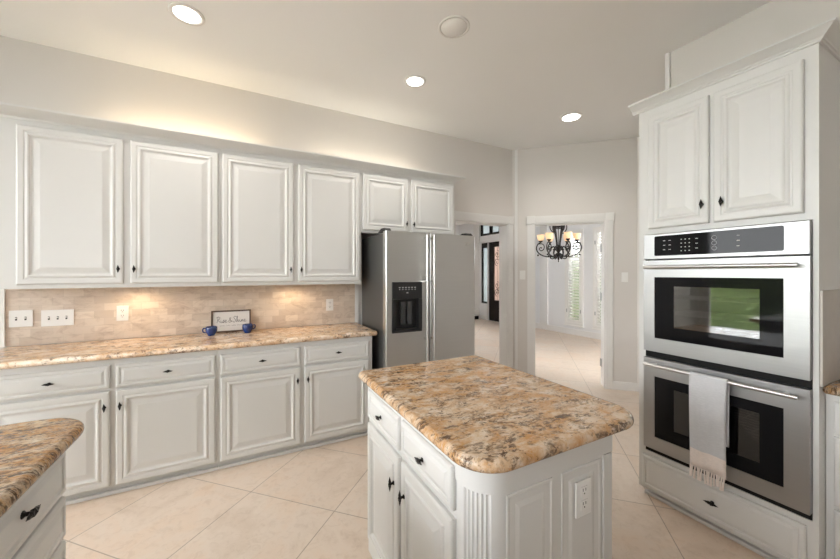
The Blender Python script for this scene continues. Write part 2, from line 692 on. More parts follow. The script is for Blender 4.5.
# diagonal wall, local x along (1,-1)
C0 = (3.197, 3.413, 0)
RD = -PI / 4
T0, T1, T2 = .277, 1.102, 1.46
mb = MB()
wall_cells(mb, 0.0, T2, 0, CEIL, [(T0, T1, 0, 2.06)], lambda m, a, b, c, d: m.box(a, b, 0, .15, c, d))
struct(mb.build('wall_diagonal', M['wall'], loc=C0, rz=RD), 'angled greige wall with the cased opening to the dining room', 'wall')
struct(MB().box(4.22, 4.36, 1.354, 2.44, 0, CEIL).build('wall_alcove', M['wall']), 'short greige wall returning behind the oven cabinet', 'wall')
struct(MB().box(2.82, 4.36, -3.0, 1.354, 0, CEIL).build('wall_right', M['wall']), 'pale wall behind and above the oven cabinet', 'wall')
mb = MB()
wall_cells(mb, -3.0, 3.578, 0, CEIL, [(-1.4, 3.3, 0.3, 2.85)], lambda m, a, b, c, d: m.box(-3.75, -3.6, a, b, c, d))
struct(mb.build('wall_left', M['wall']), 'greige wall with the wide kitchen window', 'wall')
mb = MB()
wall_cells(mb, -3.75, 4.36, 0, CEIL, [(-3.3, -2.1, 0.2, 2.5)], lambda m, a, b, c, d: m.box(a, b, -3.15, -3.0, c, d))
struct(mb.build('wall_front', M['wall']), 'greige wall with patio glazing added for light', 'wall')


def glazed(name, label, horiz, fixed, a0, a1, z0, z1, mull, face):
    """window filling an opening: frame with mullions plus one pane"""
    root = bpy.data.objects.new(name, None)
    COL.objects.link(root)
    struct(root, label, 'window')
    f = MB()
    w = .05

    def put(p, q, c, d):
        if horiz:
            f.box(p, q, fixed - .03, fixed + .03, c, d)
        else:
            f.box(fixed - .03, fixed + .03, p, q, c, d)
    put(a0, a1, z0, z0 + w)
    put(a0, a1, z1 - w, z1)
    put(a0, a0 + w, z0 + w, z1 - w)
    put(a1 - w, a1, z0 + w, z1 - w)
    for k in range(1, mull):
        p = a0 + (a1 - a0) * k / mull
        put(p - .03, p + .03, z0 + w, z1 - w)
    f.build('window_frame', M['trim'], root)
    g = MB()
    if horiz:
        g.box(a0 + w, a1 - w, fixed - .003, fixed + .003, z0 + w, z1 - w)
    else:
        g.box(fixed - .003, fixed + .003, a0 + w, a1 - w, z0 + w, z1 - w)
    g.build('pane', M['pane'], root)
    return root


glazed('window_1', 'wide white framed kitchen window looking onto the garden', False, -3.67, -1.4, 3.3, 0.3, 2.85, 3, 1)
glazed('window_2_added', 'unseen white framed patio window added for daylight', True, -3.07, -3.3, -2.1, 0.2, 2.5, 2, 1)  # added behind the camera to let daylight into the kitchen

# entry and dining shells
mb = MB()
wall_cells(mb, 6.95, 9.6, 0, CEIL, [(7.1, 8.075, 0, 2.345), (8.085, 8.43, .49, 2.345), (7.1, 8.475, 2.56, 2.97)],
           lambda m, a, b, c, d: m.box(6.6, 6.75, a, b, c, d))
struct(mb.build('wall_entry', M['wall_cool']), 'pale entry wall around the dark front door', 'wall')
mb = MB()
wall_cells(mb, 2.0, 6.75, 0, CEIL, [(2.6, 4.8, .15, 2.85)], lambda m, a, b, c, d: m.box(a, b, 9.6, 9.75, c, d))
struct(mb.build('wall_entry_side', M['wall_cool']), 'pale side wall of the entry hall', 'wall')
struct(MB().box(1.85, 2.0, 3.578, 9.75, 0, CEIL).build('wall_hall', M['wall']), 'greige hall wall', 'wall')
glazed('window_3_added', 'unseen white framed window added to light the entry', True, 9.67, 2.6, 4.8, .15, 2.85, 3, 1)  # out of view, added to bring daylight into the entry
# unseen partition added to keep entry and dining light apart
dx, dy = 6.80 - 3.42, 7.03 - 3.58
ln = math.hypot(dx, dy)
struct(MB().box(0, ln, -.05, .05, 0, CEIL).build('wall_partition', M['wall_cool'], loc=(3.42, 3.60, 0), rz=math.atan2(dy, dx)),
       'unseen pale partition added to separate entry and dining light', 'wall')
mb = MB()
wall_cells(mb, 0.2, 7.1, 0, CEIL, [(2.5, 3.9, .27, 2.5), (5.05, 5.44, .27, 2.36), (4.28, 4.72, .27, 2.36)], lambda m, a, b, c, d: m.box(6.8, 6.95, a, b, c, d))
struct(mb.build('wall_dining', M['wall_cool']), 'pale grey dining room wall with shuttered windows', 'wall')
mb = MB()
wall_cells(mb, 4.36, 6.8, 0, CEIL, [(4.45, 6.75, .15, 2.85)], lambda m, a, b, c, d: m.box(a, b, .2, .35, c, d))
struct(mb.build('wall_dining_side', M['wall_cool']), 'pale grey side wall of the dining room', 'wall')
glazed('window_4_added', 'unseen white framed window added in the dining side wall for light', True, .275, 4.45, 6.75, .15, 2.85, 2, 1)  # out of view, added as a daylight source for the dining room

glazed('window_9_added', 'unseen white framed window added to brighten the dining room', False, 6.875, 2.5, 3.9, .27, 2.5, 2, 1)  # another unseen opening, added for more light in the dining room
area_lamp('portal_dining_front', (6.74, 3.2, 1.38), (0, PI / 2, 0), 2.2, 1.4, 1, portal=True)
# backsplash, white end casing
struct(MB().box(-1.425, 1.044, YW - .009, YW - .0005, .9145, 1.352).build('wall_backsplash', M['trav']),
       'tumbled beige travertine subway tile above the long counter', 'backsplash')
struct(MB().box(-1.52, -1.426, YW - .022, YW - .0005, .9145, 1.318).build('trim_1', M['trim']), 'white casing at the left end of the backsplash', 'trim')
struct(MB().box(1.046, 1.082, YW - .014, YW - .0005, .9145, 1.80).build('trim_2', M['trim']), 'narrow white strip ending the backsplash beside the refrigerator', 'trim')


def casing(name, label, t0, t1, ztop, w, loc, rz, hinges=False, lw=None):
    """fluted casing round an opening in local x, front at y<0"""
    root = bpy.data.objects.new(name, None)
    COL.objects.link(root)
    root.location, root.rotation_euler = loc, (0, 0, rz)
    struct(root, label, 'door casing')
    for a, b in ((t0 - w, t0), (t1, t1 + w)):
        m = MB().box(a, b, -.016, -.0008, 0, ztop)
        st = (b - a) / 7
        for k in (1, 3, 5):
            m.box(a + st * k, a + st * (k + 1), -.021, -.016, .02, ztop - .002)
        m.build('casing_leg', M['trim'], root)
    h = MB().box(t0 - w - .004, t1 + w + .004, -.019, -.0008, ztop, ztop + .098)
    for zz in (.022, .048, .074):
        h.box(t0 + .004, t1 - .004, -.024, -.019, ztop + zz, ztop + zz + .010)
    h.box(t0 - w - .008, t0 + .002, -.027, -.0008, ztop - .002, ztop + .102, .003)
    h.box(t1 - .002, t1 + w + .008, -.027, -.0008, ztop - .002, ztop + .102, .003)
    h.build('casing_head', M['trim'], root)
    j = MB()
    return root, j


root, j = casing('trim_3', 'white fluted casing of the doorway beside the refrigerator', DX0, DX1, DZ, .066, (0, YW, 0), 0)
j.box(DX0 + .0005, DX0 + .012, 0, .165, 0, DZ - .013).box(DX1 - .012, DX1 - .0005, 0, .165, 0, DZ - .013).box(DX0 + .0005, DX1 - .0005, 0, .165, DZ - .013, DZ - .0005)
j.build('jamb', M['trim'], root)
root, j = casing('trim_4', 'white fluted casing of the angled dining room opening', T0, T1, 2.06, .088, C0, RD)
j.box(T0 + .0005, T0 + .010, 0, .15, 0, 2.047).box(T1 - .010, T1 - .0005, 0, .19, 0, 2.047).box(T0 + .0005, T1 - .0005, 0, .15, 2.047, 2.0595)
j.build('jamb', M['trim'], root)
for z in (.28, 1.12, 1.74):
    hg = MB().box(T1 - .0165, T1 - .010, .13, .165, z - .05, z + .05)
    hg.tube([(T1 - .019, .168, z - .05), (T1 - .019, .168, z + .05)], .006)
    hg.build('hinge', M['steel'], root)

# corner strips and baseboards
struct(MB().box(.030, .066, -.016, -.0008, 0, CEIL - .002).build('trim_5', M['trim'], loc=C0, rz=RD), 'thin white vertical strip in the corner by the two doorways', 'trim')
struct(MB().box(2.80, 2.835, 1.355, 1.383, 0, CEIL - .002).build('trim_6', M['trim']), 'thin white vertical bead above the oven cabinet', 'trim')
BASE = [(.0008, 0), (.014, 0), (.014, .075), (.010, .085), (.010, .092), (.004, .099), (.0008, .099)]
mb = MB()
mb.sweep([(T1 + .088, 0), (T2, 0)], BASE)
struct(mb.build('baseboard_right', M['trim'], loc=C0, rz=RD), 'white baseboard on the angled wall right of the opening', 'baseboard')
mb = MB()
mb.sweep([(.066, 0), (T0 - .088, 0)], BASE)
struct(mb.build('baseboard_corner', M['trim'], loc=C0, rz=RD), 'short white baseboard between the two doorways', 'baseboard')
struct(MB().box(6.784, 6.7995, .36, 6.95, 0, .13).build('baseboard_dining', M['trim']), 'white baseboard of the dining room', 'baseboard')
struct(MB().box(6.584, 6.5995, 8.08, 9.6, 0, .13).build('baseboard_entry', M['trim']), 'white baseboard of the entry', 'baseboard')
struct(MB().box(6.765, 6.7995, 6.0, 6.24, 0.13, 3.0).build('trim_7', M['trim']), 'white casing on the dining room wall', 'trim')
struct(MB().box(6.575, 6.5995, 8.48, 8.78, 0.13, 3.0).build('trim_8', M['trim']), 'white casing beside the front door', 'trim')


def shutter_window(n, y0, y1, z0, z1, label, open_pane_label):
    """glazed opening in the x=6.8 wall"""
    root = bpy.data.objects.new(n, None)
    COL.objects.link(root)
    struct(root, open_pane_label, 'window')
    w = .03
    f = MB().box(6.86, 6.90, y0, y1, z0, z0 + w).box(6.86, 6.90, y0, y1, z1 - w, z1).box(6.86, 6.90, y0, y0 + w, z0 + w, z1 - w).box(6.86, 6.90, y1 - w, y1, z0 + w, z1 - w)
    f.build('window_frame', M['trim'], root)
    MB().box(6.877, 6.883, y0 + w, y1 - w, z0 + w, z1 - w).build('pane', M['pane'], root)
    t = thing('plantation_shutter', label, 'shutter', (6.8, 0, 0), 0, 'dining room shutters')
    fr = MB()
    a, b = y0 - .045, y1 + .045
    fr.box(-.035, -.0008, a, y0 + .012, z0 - .045, z1 + .045).box(-.035, -.0008, y1 - .012, b, z0 - .045, z1 + .045)
    fr.box(-.035, -.0008, y0 + .012, y1 - .012, z0 - .045, z0 + .012).box(-.035, -.0008, y0 + .012, y1 - .012, z1 - .012, z1 + .045)
    fr.box(-.055, -.0008, a - .015, b + .015, z0 - .07, z0 - .046)
    fr.build('frame', M['louver'], t)
    pn = MB()
    a, b = y0 + .014, y1 - .014
    pn.box(-.030, -.006, a, a + .045, z0 + .015, z1 - .015).box(-.030, -.006, b - .045, b, z0 + .015, z1 - .015)
    for zz in (z0 + .015, z1 - .085):
        pn.box(-.030, -.006, a + .045, b - .045, zz, zz + .07)
    pn.build('panel', M['louver'], t)
    lv = MB()
    z = z0 + .12
    while z < z1 - .11:
        ca, sa = .038 * math.cos(.80), .038 * math.sin(.80)
        ring = [(-.018 - ca, z + sa), (-.018, z + .004), (-.018 + ca, z - sa), (-.018, z - .004)]
        lv.loft([[(x, a + .046, zz) for x, zz in ring], [(x, b - .046, zz) for x, zz in ring]])
        z += .066
    lv.build('louvers', M['louver'], t)
    MB().box(-.058, -.049, (a + b) / 2 - .005, (a + b) / 2 + .005, z0 + .12, z1 - .12).build('tilt_rod', M['louver'], t)
    for zz in (z0 + .28, z1 - .28):
        for yy in (y0 + .012, y1 - .012):
            MB().box(-.038, -.0352, yy - .012, yy + .012, zz - .04, zz + .04).build('hinge', M['steel'], t)
    return t


shutter_window('window_5', 5.05, 5.44, .27, 2.36, 'white louvered shutter with open slats behind the chandelier', 'tall narrow dining room window behind open shutters')
shutter_window('window_6', 4.28, 4.72, .27, 2.36, 'white louvered shutter mostly hidden by the dining opening right casing', 'tall dining room window partly hidden by the casing')

# front door, sidelight, transom (all in the x=6.6 wall)
root = bpy.data.objects.new('door_1', None)
COL.objects.link(root)
struct(root, 'dark iron front door with scrollwork over glass', 'door')
f = MB().box(6.63, 6.70, 7.86, 8.07, 0.005, 2.34).box(6.63, 6.70, 7.105, 7.30, 0.005, 2.34)
f.box(6.63, 6.70, 7.30, 7.86, 0.005, .62).box(6.63, 6.70, 7.30, 7.86, 2.19, 2.34)
f.build('door_frame', M['iron'], root)
MB().box(6.662, 6.668, 7.30, 7.86, .62, 2.19).build('pane', M['warm_reflection'], root)


def spiral(cy, cz, r, turns, a0, sgn, x, n=26):
    return [(x, cy + sgn * r * (1 - .82 * k / n) * math.cos(a0 + turns * 2 * PI * k / n), cz + r * (1 - .82 * k / n) * math.sin(a0 + turns * 2 * PI * k / n)) for k in range(n + 1)]


sc = MB()
for cz, sg in ((.86, -1), (1.06, 1), (1.75, -1), (1.97, 1)):
    for s in (-1, 1):
        sc.tube(spiral(7.58 + s * .14, cz, .12, 1.4, sg * PI / 2, s, 6.645), .009, 6)
for yy in (7.44, 7.58, 7.72):
    sc.tube([(6.645, yy, .62), (6.645, yy, 2.19)], .007, 6)
sc.build('scrollwork', M['iron'], root)
MB().box(6.575, 6.5995, 8.076, 8.084, 0.0, 2.345).build('trim_9', M['trim'])
struct(bpy.data.objects['trim_9'], 'thin white strip between the front door and its sidelight', 'trim')
root = bpy.data.objects.new('window_7', None)
COL.objects.link(root)
struct(root, 'dark framed sidelight left of the front door', 'window')
f = MB().box(6.63, 6.70, 8.09, 8.125, .495, 2.34).box(6.63, 6.70, 8.375, 8.425, .495, 2.34).box(6.63, 6.70, 8.125, 8.375, .495, .55).box(6.63, 6.70, 8.125, 8.375, 2.19, 2.34)
f.build('window_frame', M['iron'], root)
MB().box(6.662, 6.668, 8.125, 8.375, .55, 2.19).build('pane', M['frost_blue'], root)
root = bpy.data.objects.new('window_8', None)
COL.objects.link(root)
struct(root, 'dark framed transom window over the front door', 'window')
f = MB().box(6.63, 6.70, 7.105, 8.47, 2.565, 2.63).box(6.63, 6.70, 7.105, 8.47, 2.92, 2.965).box(6.63, 6.70, 8.39, 8.47, 2.63, 2.92).box(6.63, 6.70, 7.105, 7.18, 2.63, 2.92)
for yy in (8.0, 7.58):
    f.box(6.63, 6.70, yy - .06, yy + .06, 2.63, 2.92)
f.build('window_frame', M['iron'], root)
MB().box(6.662, 6.668, 7.18, 8.39, 2.63, 2.92).build('pane', M['frost_blue'], root)
t = thing('upholstered_bench', 'low white cushioned bench on a dark base by the front door', 'bench', (6.28, 8.78, 0))
MB().box(-.22, .22, -.38, .38, 0.0, .10, .008).build('base', M['iron'], t)
MB().box(-.24, .24, -.40, .40, .102, .34, .05).build('cushion', M['cushion'], t)

# garden outside
struct(MB().box(-40, 40, -40, 45, -.30, -.10).build('ground', M['bounce_ground']), 'patio ground outside the windows, made pale to bounce light indoors', 'ground')


def hedge(name, label, x0, x1, y0, y1, h, n, sz):
    mb = MB()
    mb.box(x0 + .2, x1 - .2, y0 + .2, y1 - .2, -.1, h - .25)
    for k in range(n):
        p = (random.uniform(x0, x1), random.uniform(y0, y1), random.uniform(0.0, h))
        s = random.uniform(.6, 1.0) * sz
        a, b = random.uniform(0, 2 * PI), random.uniform(-1, 1)
        u = Vector((math.cos(a), math.sin(a), b)).normalized() * s
        w = u.cross(Vector((random.uniform(-1, 1), random.uniform(-1, 1), 1))).normalized() * s * .6
        P = Vector(p)
        mb.add([P - u, P + w, P + u, P - w], [(0, 1, 2, 3)])
    o = mb.build(name, M['leaf'])
    return tag(o, label, 'hedge', kind='stuff')


hedge('hedge', 'green hedge outside the dining room shutters', 8.4, 9.6, 2.5, 8.0, 2.0, 1800, .14)
hedge('hedge', 'green hedge outside the wide kitchen window', -8.2, -7.0, -3.5, 5.5, 1.7, 1800, .14)

# ------------------------------------------------------------------ upper cabinets
YU = 3.082                  # door faces
YF = YU + .0175             # face frame


def upper_cabinet(label, x0, x1, z0, z1, doors, dz0, dz1, knobs, kh=.103):
    t = thing('upper_cabinet', label, 'cabinet', (x0, YF, z0), 0, 'upper cabinets on the back wall')
    w, h, d = x1 - x0, z1 - z0, YW - YF - .001
    b = MB()
    b.box(0, w, 0, d, .026, h)
    b.box(0, w, 0, .02, 0, .026)
    b.box(0, .018, .02, d - .012, 0, .026)
    b.box(w - .018, w, .02, d - .012, 0, .026)
    b.build('body', M['cab'], t)
    for (a, c), kx in zip(doors, knobs):
        door_part(t, a - x0, c - x0, dz0 - z0, dz1 - z0, -.0005, (kx - x0, dz0 - z0 + kh))
    return t


UB, UT = 1.320, 2.415
upper_cabinet('tall white two-door wall cabinet at the left end above the switch plates', -1.42, -.1355, UB, UT, [(-1.248, -.724), (-.686, -.149)], 1.347, 2.362, [-.748, -.662])
upper_cabinet('tall white two-door wall cabinet above the framed sign and mugs', -.1345, 1.012, UB, UT, [(-.121, .408), (.446, .996)], 1.347, 2.362, [.384, .470])
upper_cabinet('short white two-door wall cabinet over the refrigerator', 1.013, 2.068, 1.805, UT, [(1.026, 1.503), (1.535, 2.045)], 1.832, 2.362, [1.480, 1.560], .082)
CR = [(0.0005, 2.398), (.008, 2.398), (.012, 2.408), (.022, 2.414), (.045, 2.426), (.068, 2.436), (.080, 2.441), (.086, 2.446), (.089, 2.447), (.089, 2.459), (.0005, 2.459)]
mb = MB()
mb.sweep([(-1.4205, YW - .023), (-1.4205, YF), (2.0685, YF), (2.0685, YW - .002)], [(o, z) for o, z in CR])
tag(mb.build('crown_molding', M['cab']), 'long white crown molding along the top of the back wall cabinets', 'molding')

# lamps above and below the cabinets
for x, lab in ((-.70, 'small warm puck light under the left wall cabinet'), (.43, 'small warm puck light under the wall cabinet above the sign')):
    t = thing('puck_light', lab, 'light', (x, 3.235, 1.346), 0, 'puck lights under the wall cabinets')
    MB().lathe([(.036, 0), (.036, -.012), (.030, -.015)], seg=20).build('housing', M['trim'], t)
    MB().lathe([(.026, -.0152), (.024, -.018)], seg=20).build('lens', M['puck'], t)
    l = bpy.data.lights.new('puck_lamp', 'SPOT')
    l.energy = 3.6
    l.color = WARM
    l.spot_size = math.radians(165)
    l.spot_blend = 0.6
    l.shadow_soft_size = .025
    lo = bpy.data.objects.new('puck_lamp', l)
    COL.objects.link(lo)
    lo.location = (x, 3.235, 1.346 - .024)
for x0, x1, pw, colr, lab in ((-.85, .12, 2.7, (1.0, .78, .48), 'warm strip light on top of the left wall cabinets'), (.60, 1.70, 2.0, (1.0, .88, .68), 'warm strip light on top of the cabinets by the refrigerator')):
    t = thing('strip_light', lab, 'light', ((x0 + x1) / 2, 3.25, UT + .001), 0, 'strip lights above the wall cabinets')
    hw = (x1 - x0) / 2
    MB().box(-hw, hw, -.015, .015, 0, .012).build('base', M['trim'], t)
    area_lamp('strip_lamp', ((x0 + x1) / 2, 3.235, UT + .020), (math.radians(118), 0, 0), x1 - x0, .02, pw, colr)

# ------------------------------------------------------------------ base cabinets (back run)
YB = 2.838                  # face frame of base cabinets


def base_cabinet(label, x0, x1, cols, knob_x, z_dr=(.690, .834), z_do=(.068, .672)):
    t = thing('base_cabinet', label, 'cabinet', (x0, YB, 0), 0, 'base cabinets on the back wall')
    w = x1 - x0
    MB().box(0, w, 0, YW - YB - .012, .062, .8735).build('body', M['cab'], t)
    k = MB().box(0, w, .035, .055, 0, .062)
    k.box(0, w, .008, .035, 0, .022, .004)
    k.build('toe_kick', M['cab'], t)
    for (a, b), kx in zip(cols, knob_x):
        drawer_part(t, a - x0, b - x0, z_dr[0], z_dr[1], -.0005)
        door_part(t, a - x0, b - x0, z_do[0], z_do[1], -.0005, (kx - x0, z_do[1] - .098))
    return t


base_cabinet('white base cabinet at the left end under the switch plates', -1.42, -.1395, [(-1.276, -.729), (-.700, -.155)], [-.752, -.676])
base_cabinet('white base cabinet under the framed sign beside the refrigerator', -.1385, 1.026, [(-.123, .424), (.455, .994)], [.402, .480])
poly = rounded_poly([(-1.424, 2.797), (1.068, 2.797), (1.068, YW - .0095), (-1.424, YW - .0095)], [0.0, .02, 0, 0], 4)
tag(slab(poly, .874, .914, .016).build('countertop', M['gr_long']), 'long pale tan granite countertop along the back wall', 'countertop')

# ------------------------------------------------------------------ plates on the backsplash and walls


def plate(name, label, cat, gangs, kind, loc, rz, grp, w=None):
    t = thing(name, label, cat, loc, rz, grp)
    w = w or (.07 + .046 * (gangs - 1))
    MB().box(-w / 2, w / 2, -.006, 0, -.058, .058, .002).build('cover_plate', M['plate'], t)
    for g in range(gangs):
        x = (g - (gangs - 1) / 2) * .046
        if kind == 'outlet':
            add_outlet(t, x)
        elif kind == 'toggle':
            s = MB().box(x - .005, x + .005, -.0068, -.0061, -.012, .012).build('toggle_slot', M['slot'], t)
            MB().box(x - .004, x + .004, -.016, -.0069, .0, .008, .001).build('toggle', M['plate'], s)
        else:
            MB().box(x - .016, x + .016, -.009, -.0061, -.033, .033, .001).build('rocker', M['plate'], t)
    return t


def add_outlet(t, x):
    for dz in (-.020, .020):
        r = MB()
        r.box(x - .016, x + .016, -.0085, -.0061, dz - .0145, dz + .0145, .002)
        r = r.build('receptacle', M['plate'], t)
        s = MB()
        for dx_ in (-.0065, .0065):
            s.box(x + dx_ - .0012, x + dx_ + .0012, -.0092, -.0086, dz - .002, dz + .009)
        s.lathe([(.0026, 0), (.0026, .0006)], x, -.0086, dz - .0085, 10, False, 'y')
        s.build('slots', M['slot'], r)


YP = YW - .0095
plate('switch_plate', 'white switch plate with two toggles at the left end of the backsplash', 'switch plate', 2, 'toggle', (-1.350, YP, 1.103), 0, 'switch plates on the backsplash', .118)
plate('switch_plate', 'wider white switch plate with three toggles on the backsplash', 'switch plate', 3, 'toggle', (-1.164, YP, 1.097), 0, 'switch plates on the backsplash', .172)
plate('wall_outlet', 'white outlet on the backsplash between the switch plates and the sign', 'outlet', 1, 'outlet', (-.802, YP, 1.110), 0, 'outlets on the backsplash', .072)
plate('wall_outlet', 'white outlet on the backsplash near the refrigerator', 'outlet', 1, 'outlet', (.788, YP, 1.106), 0, 'outlets on the backsplash', .070)
q = Vector((math.cos(RD), math.sin(RD)))
nq = Vector((-.7071, -.7071)) * .0008
for tt, z, lab in ((.385 - .277 + .020, 1.395, 'white rocker switch between the two doorways'), (1.315, 1.37, 'white rocker switch right of the dining room opening')):
    plate('light_switch', lab, 'switch plate', 1, 'rocker', (C0[0] + q.x * tt + nq.x, C0[1] + q.y * tt + nq.y, z), RD, 'rocker switches on the angled wall')

# ------------------------------------------------------------------ framed sign and mugs
t = thing('framed_sign', 'small white wooden sign in a dark frame reading Rise & Shine', 'sign', (-.065, 3.352, .9145))
t.rotation_euler = (math.radians(-9), 0, 0)
wS, hS = .302, .186
f = MB().box(-wS / 2, wS / 2, 0, .02, 0, .012).box(-wS / 2, wS / 2, 0, .02, hS - .012, hS).box(-wS / 2, -wS / 2 + .012, 0, .02, .012, hS - .012).box(wS / 2 - .012, wS / 2, 0, .02, .012, hS - .012)
f.build('frame', M['wood'], t)
MB().box(-wS / 2 + .012, wS / 2 - .012, .008, .018, .012, hS - .012).build('board', M['board'], t)
GL = {
    'R': [[(0, 0), (.25, 1.3), (.3, 2.0)], [(-.15, 1.7), (.35, 2.1), (.9, 1.8), (.7, 1.2), (.25, 1.05), (.6, .55), (1.1, 0)]],
    'i': [[(0, .8), (.1, .3), (.3, 0), (.55, .3)], [(.12, 1.25), (.16, 1.3)]],
    's': [[(0, .1), (.35, .95), (.5, .4), (.3, 0), (.05, .1), (.75, .25)]],
    'e': [[(0, .3), (.4, .55), (.35, .9), (.08, .7), (.1, .15), (.4, 0), (.8, .3)]],
    '&': [[(1.0, .1), (.3, 1.1), (.35, 1.6), (.65, 1.5), (.5, 1.0), (.05, .5), (.2, 0), (.6, .1), (.9, .7)]],
    'S': [[(.95, 1.7), (.6, 2.1), (.2, 1.7), (.4, 1.2), (.75, .7), (.5, .05), (0, .1), (-.1, .5)]],
    'h': [[(0, 0), (.2, 1.2), (.35, 2.0), (.12, 1.9), (.1, .5), (.08, 0), (.35, .75), (.55, .6), (.5, .1), (.85, .25)]],
    'n': [[(0, 0), (.1, .8), (.15, .2), (.4, .8), (.55, .6), (.5, .1), (.85, .25)]],
}


def catmull(p, n=5):
    out = []
    for i in range(len(p) - 1):
        p0, p1, p2, p3 = p[max(i - 1, 0)], p[i], p[i + 1], p[min(i + 2, len(p) - 1)]
        for k in range(n):
            s = k / n
            out.append(tuple(.5 * ((2 * b) + (-a + c) * s + (2 * a - 5 * b + 4 * c - d) * s * s + (-a + 3 * b - 3 * c + d) * s ** 3) for a, b, c, d in zip(p0, p1, p2, p3)))
    out.append(p[-1])
    return out


ink = MB()
xx, sc_ = -.108, .0245
for ch, adv in (('R', 1.15), ('i', .55), ('s', .7), ('e', 1.15), ('&', 1.4), ('S', 1.05), ('h', .9), ('i', .55), ('n', .85), ('e', .8)):
    for st in GL[ch]:
        ink.tube([(xx + x * sc_, .0075, .082 + z * sc_) for x, z in catmull(st)], .0017, 5)
    xx += adv * sc_
for k in range(24):
    x = -.085 + k * .0072
    if k % 6 != 5:
        ink.tube([(x, .0078, .052), (x + .002, .0078, .060), (x + .004, .0078, .053)], .0008, 4)
ink.build('lettering', M['ink'], t)


def mug(label, x, y, ang):
    t = thing('mug', label, 'mug', (x, y, .9145), ang, 'blue mugs by the sign')
    b = MB()
    b.lathe([(.024, 0), (.026, .004), (.030, .010), (.038, .024), (.0425, .042), (.0425, .058), (.041, .071), (.0385, .071), (.040, .056), (.039, .042), (.034, .024), (.02, .012), (.0, .011)], seg=28, cap=True)
    b.build('cup', M['blue'], t)
    MB().tube(catmull([(.0405, 0, .060), (.054, 0, .062), (.061, 0, .048), (.055, 0, .032), (.0385, 0, .026)]), .0048, 8).build('handle', M['blue'], t)
    return t


mug('cobalt blue mug at the left end of the sign with handle pointing left', -.205, 3.235, math.radians(195))
mug('cobalt blue mug at the right end of the sign with handle pointing right', .058, 3.245, math.radians(15))

# ------------------------------------------------------------------ refrigerator
FX0, FX1, FY, FZ = 1.094, 2.030, 2.682, 1.782
t = thing('refrigerator', 'stainless side-by-side refrigerator with dark sides and door dispenser', 'refrigerator', (FX0, FY, 0))
w = FX1 - FX0
b = MB().box(.004, w - .004, .075, .655, .02, FZ - .017, .004)
b.box(.03, w - .03, .1, .6, 0, .02)
b.build('body', M['fridge_side'], t)
MB().box(.01, w - .01, .045, .074, .005, .075).build('grille', M['black'], t)
GAP = .429
dl = MB()
DX, DXX, DZ0, DZ1 = .055, .346, .902, 1.343


def door_shell(mb, x0, x1, z0, z1):
    r = .012
    ring = rounded_poly([(x0, 0), (x1, 0), (x1, .07), (x0, .07)], [r, r, .002, .002], 4)
    mb.prism(ring, z0, z1)


# freezer door built round the dispenser recess
door_shell(dl, .0, GAP - .003, .085, DZ0)
door_shell(dl, .0, GAP - .003, DZ1, FZ)
dl.prism(rounded_poly([(0, 0), (DX, 0), (DX, .07), (0, .07)], [.012, 0, 0, .002], 4), DZ0, DZ1)
dl.prism(rounded_poly([(DXX, 0), (GAP - .003, 0), (GAP - .003, .07), (DXX, .07)], [0, .012, .002, 0], 4), DZ0, DZ1)
dl.box(DX, DXX, .062, .07, DZ0, DZ1)
dl = dl.build('freezer_door', M['steel_f'], t)
p = MB()
p.box(DX + .001, DXX - .001, -.008, .02, DZ0 + .001, DZ0 + .03, .003).box(DX + .001, DX + .034, -.008, .06, DZ0 + .03, DZ1 - .15).box(DXX - .034, DXX - .001, -.008, .06, DZ0 + .03, DZ1 - .15)
p.box(DX + .001, DXX - .001, -.008, .05, DZ1 - .15, DZ1 - .001, .003)
p.box(DX + .034, DXX - .034, .050, .0615, DZ0 + .03, DZ1 - .15)
p.build('dispenser', M['black'], dl)
M['paddle'] = simple('dark_paddle', (.05, .05, .052), .25)
for xa in (DX + .09, DX + .155):
    MB().box(xa, xa + .045, .012, .045, DZ0 + .07, DZ1 - .17, .004).build('paddle', M['paddle'], dl)
p = MB()
for k in range(6):
    x = DX + .062 + k * .030
    p.box(x, x + .014, -.0092, -.0082, DZ1 - .052, DZ1 - .044)
    p.box(x + .003, x + .011, -.0092, -.0082, DZ1 - .068, DZ1 - .061)
p.box(DX + .135, DX + .152, -.0092, -.0082, DZ1 - .098, DZ1 - .090)
p.build('dispenser_markings', M['mark'], dl)
dr = MB()
door_shell(dr, GAP + .003, w, .085, FZ)
dr = dr.build('fresh_food_door', M['steel_f'], t)
for par, x in ((dl, GAP - .058), (dr, GAP + .014)):
    h = MB().tube([(x, -.058, .30), (x, -.058, 1.762)], .0115, 12)
    h.build('door_handle', M['bar'], par)
    for z in (.34, .835, 1.349, 1.735):
        MB().box(x - .008, x + .008, -.05, .001, z - .009, z + .009, .002).build('handle_post', M['chrome'], par)
p = MB()
p.lathe([(.004, 0), (.004, .0015)], w - .1, 0, 1.70, 10, False, 'y')
p.box(w - .118, w - .062, -.0015, 0.0002, 1.693, 1.702)
p.build('badge', M['chrome'], dr)
for x0_, x1_ in ((.004, .06), (w - .075, w - .01)):
    p = MB()
    ring = [(.02, FZ - .016), (.05, FZ + .012), (.12, FZ + .014), (.20, FZ - .016)]
    p.loft([[(x0_, y, z) for y, z in ring], [(x1_, y, z) for y, z in ring]])
    p.v = [(x, y, z + .0165) for x, y, z in p.v]
    p.build('hinge_cover', M['black'], t)

# ------------------------------------------------------------------ island
XI0, XI1, YI0, YI1 = .586, 1.158, .748, 1.662
RC = .092
t = thing('kitchen_island', 'white island with fluted rounded corner, drawers and panelled end', 'island', (0, 0, 0))


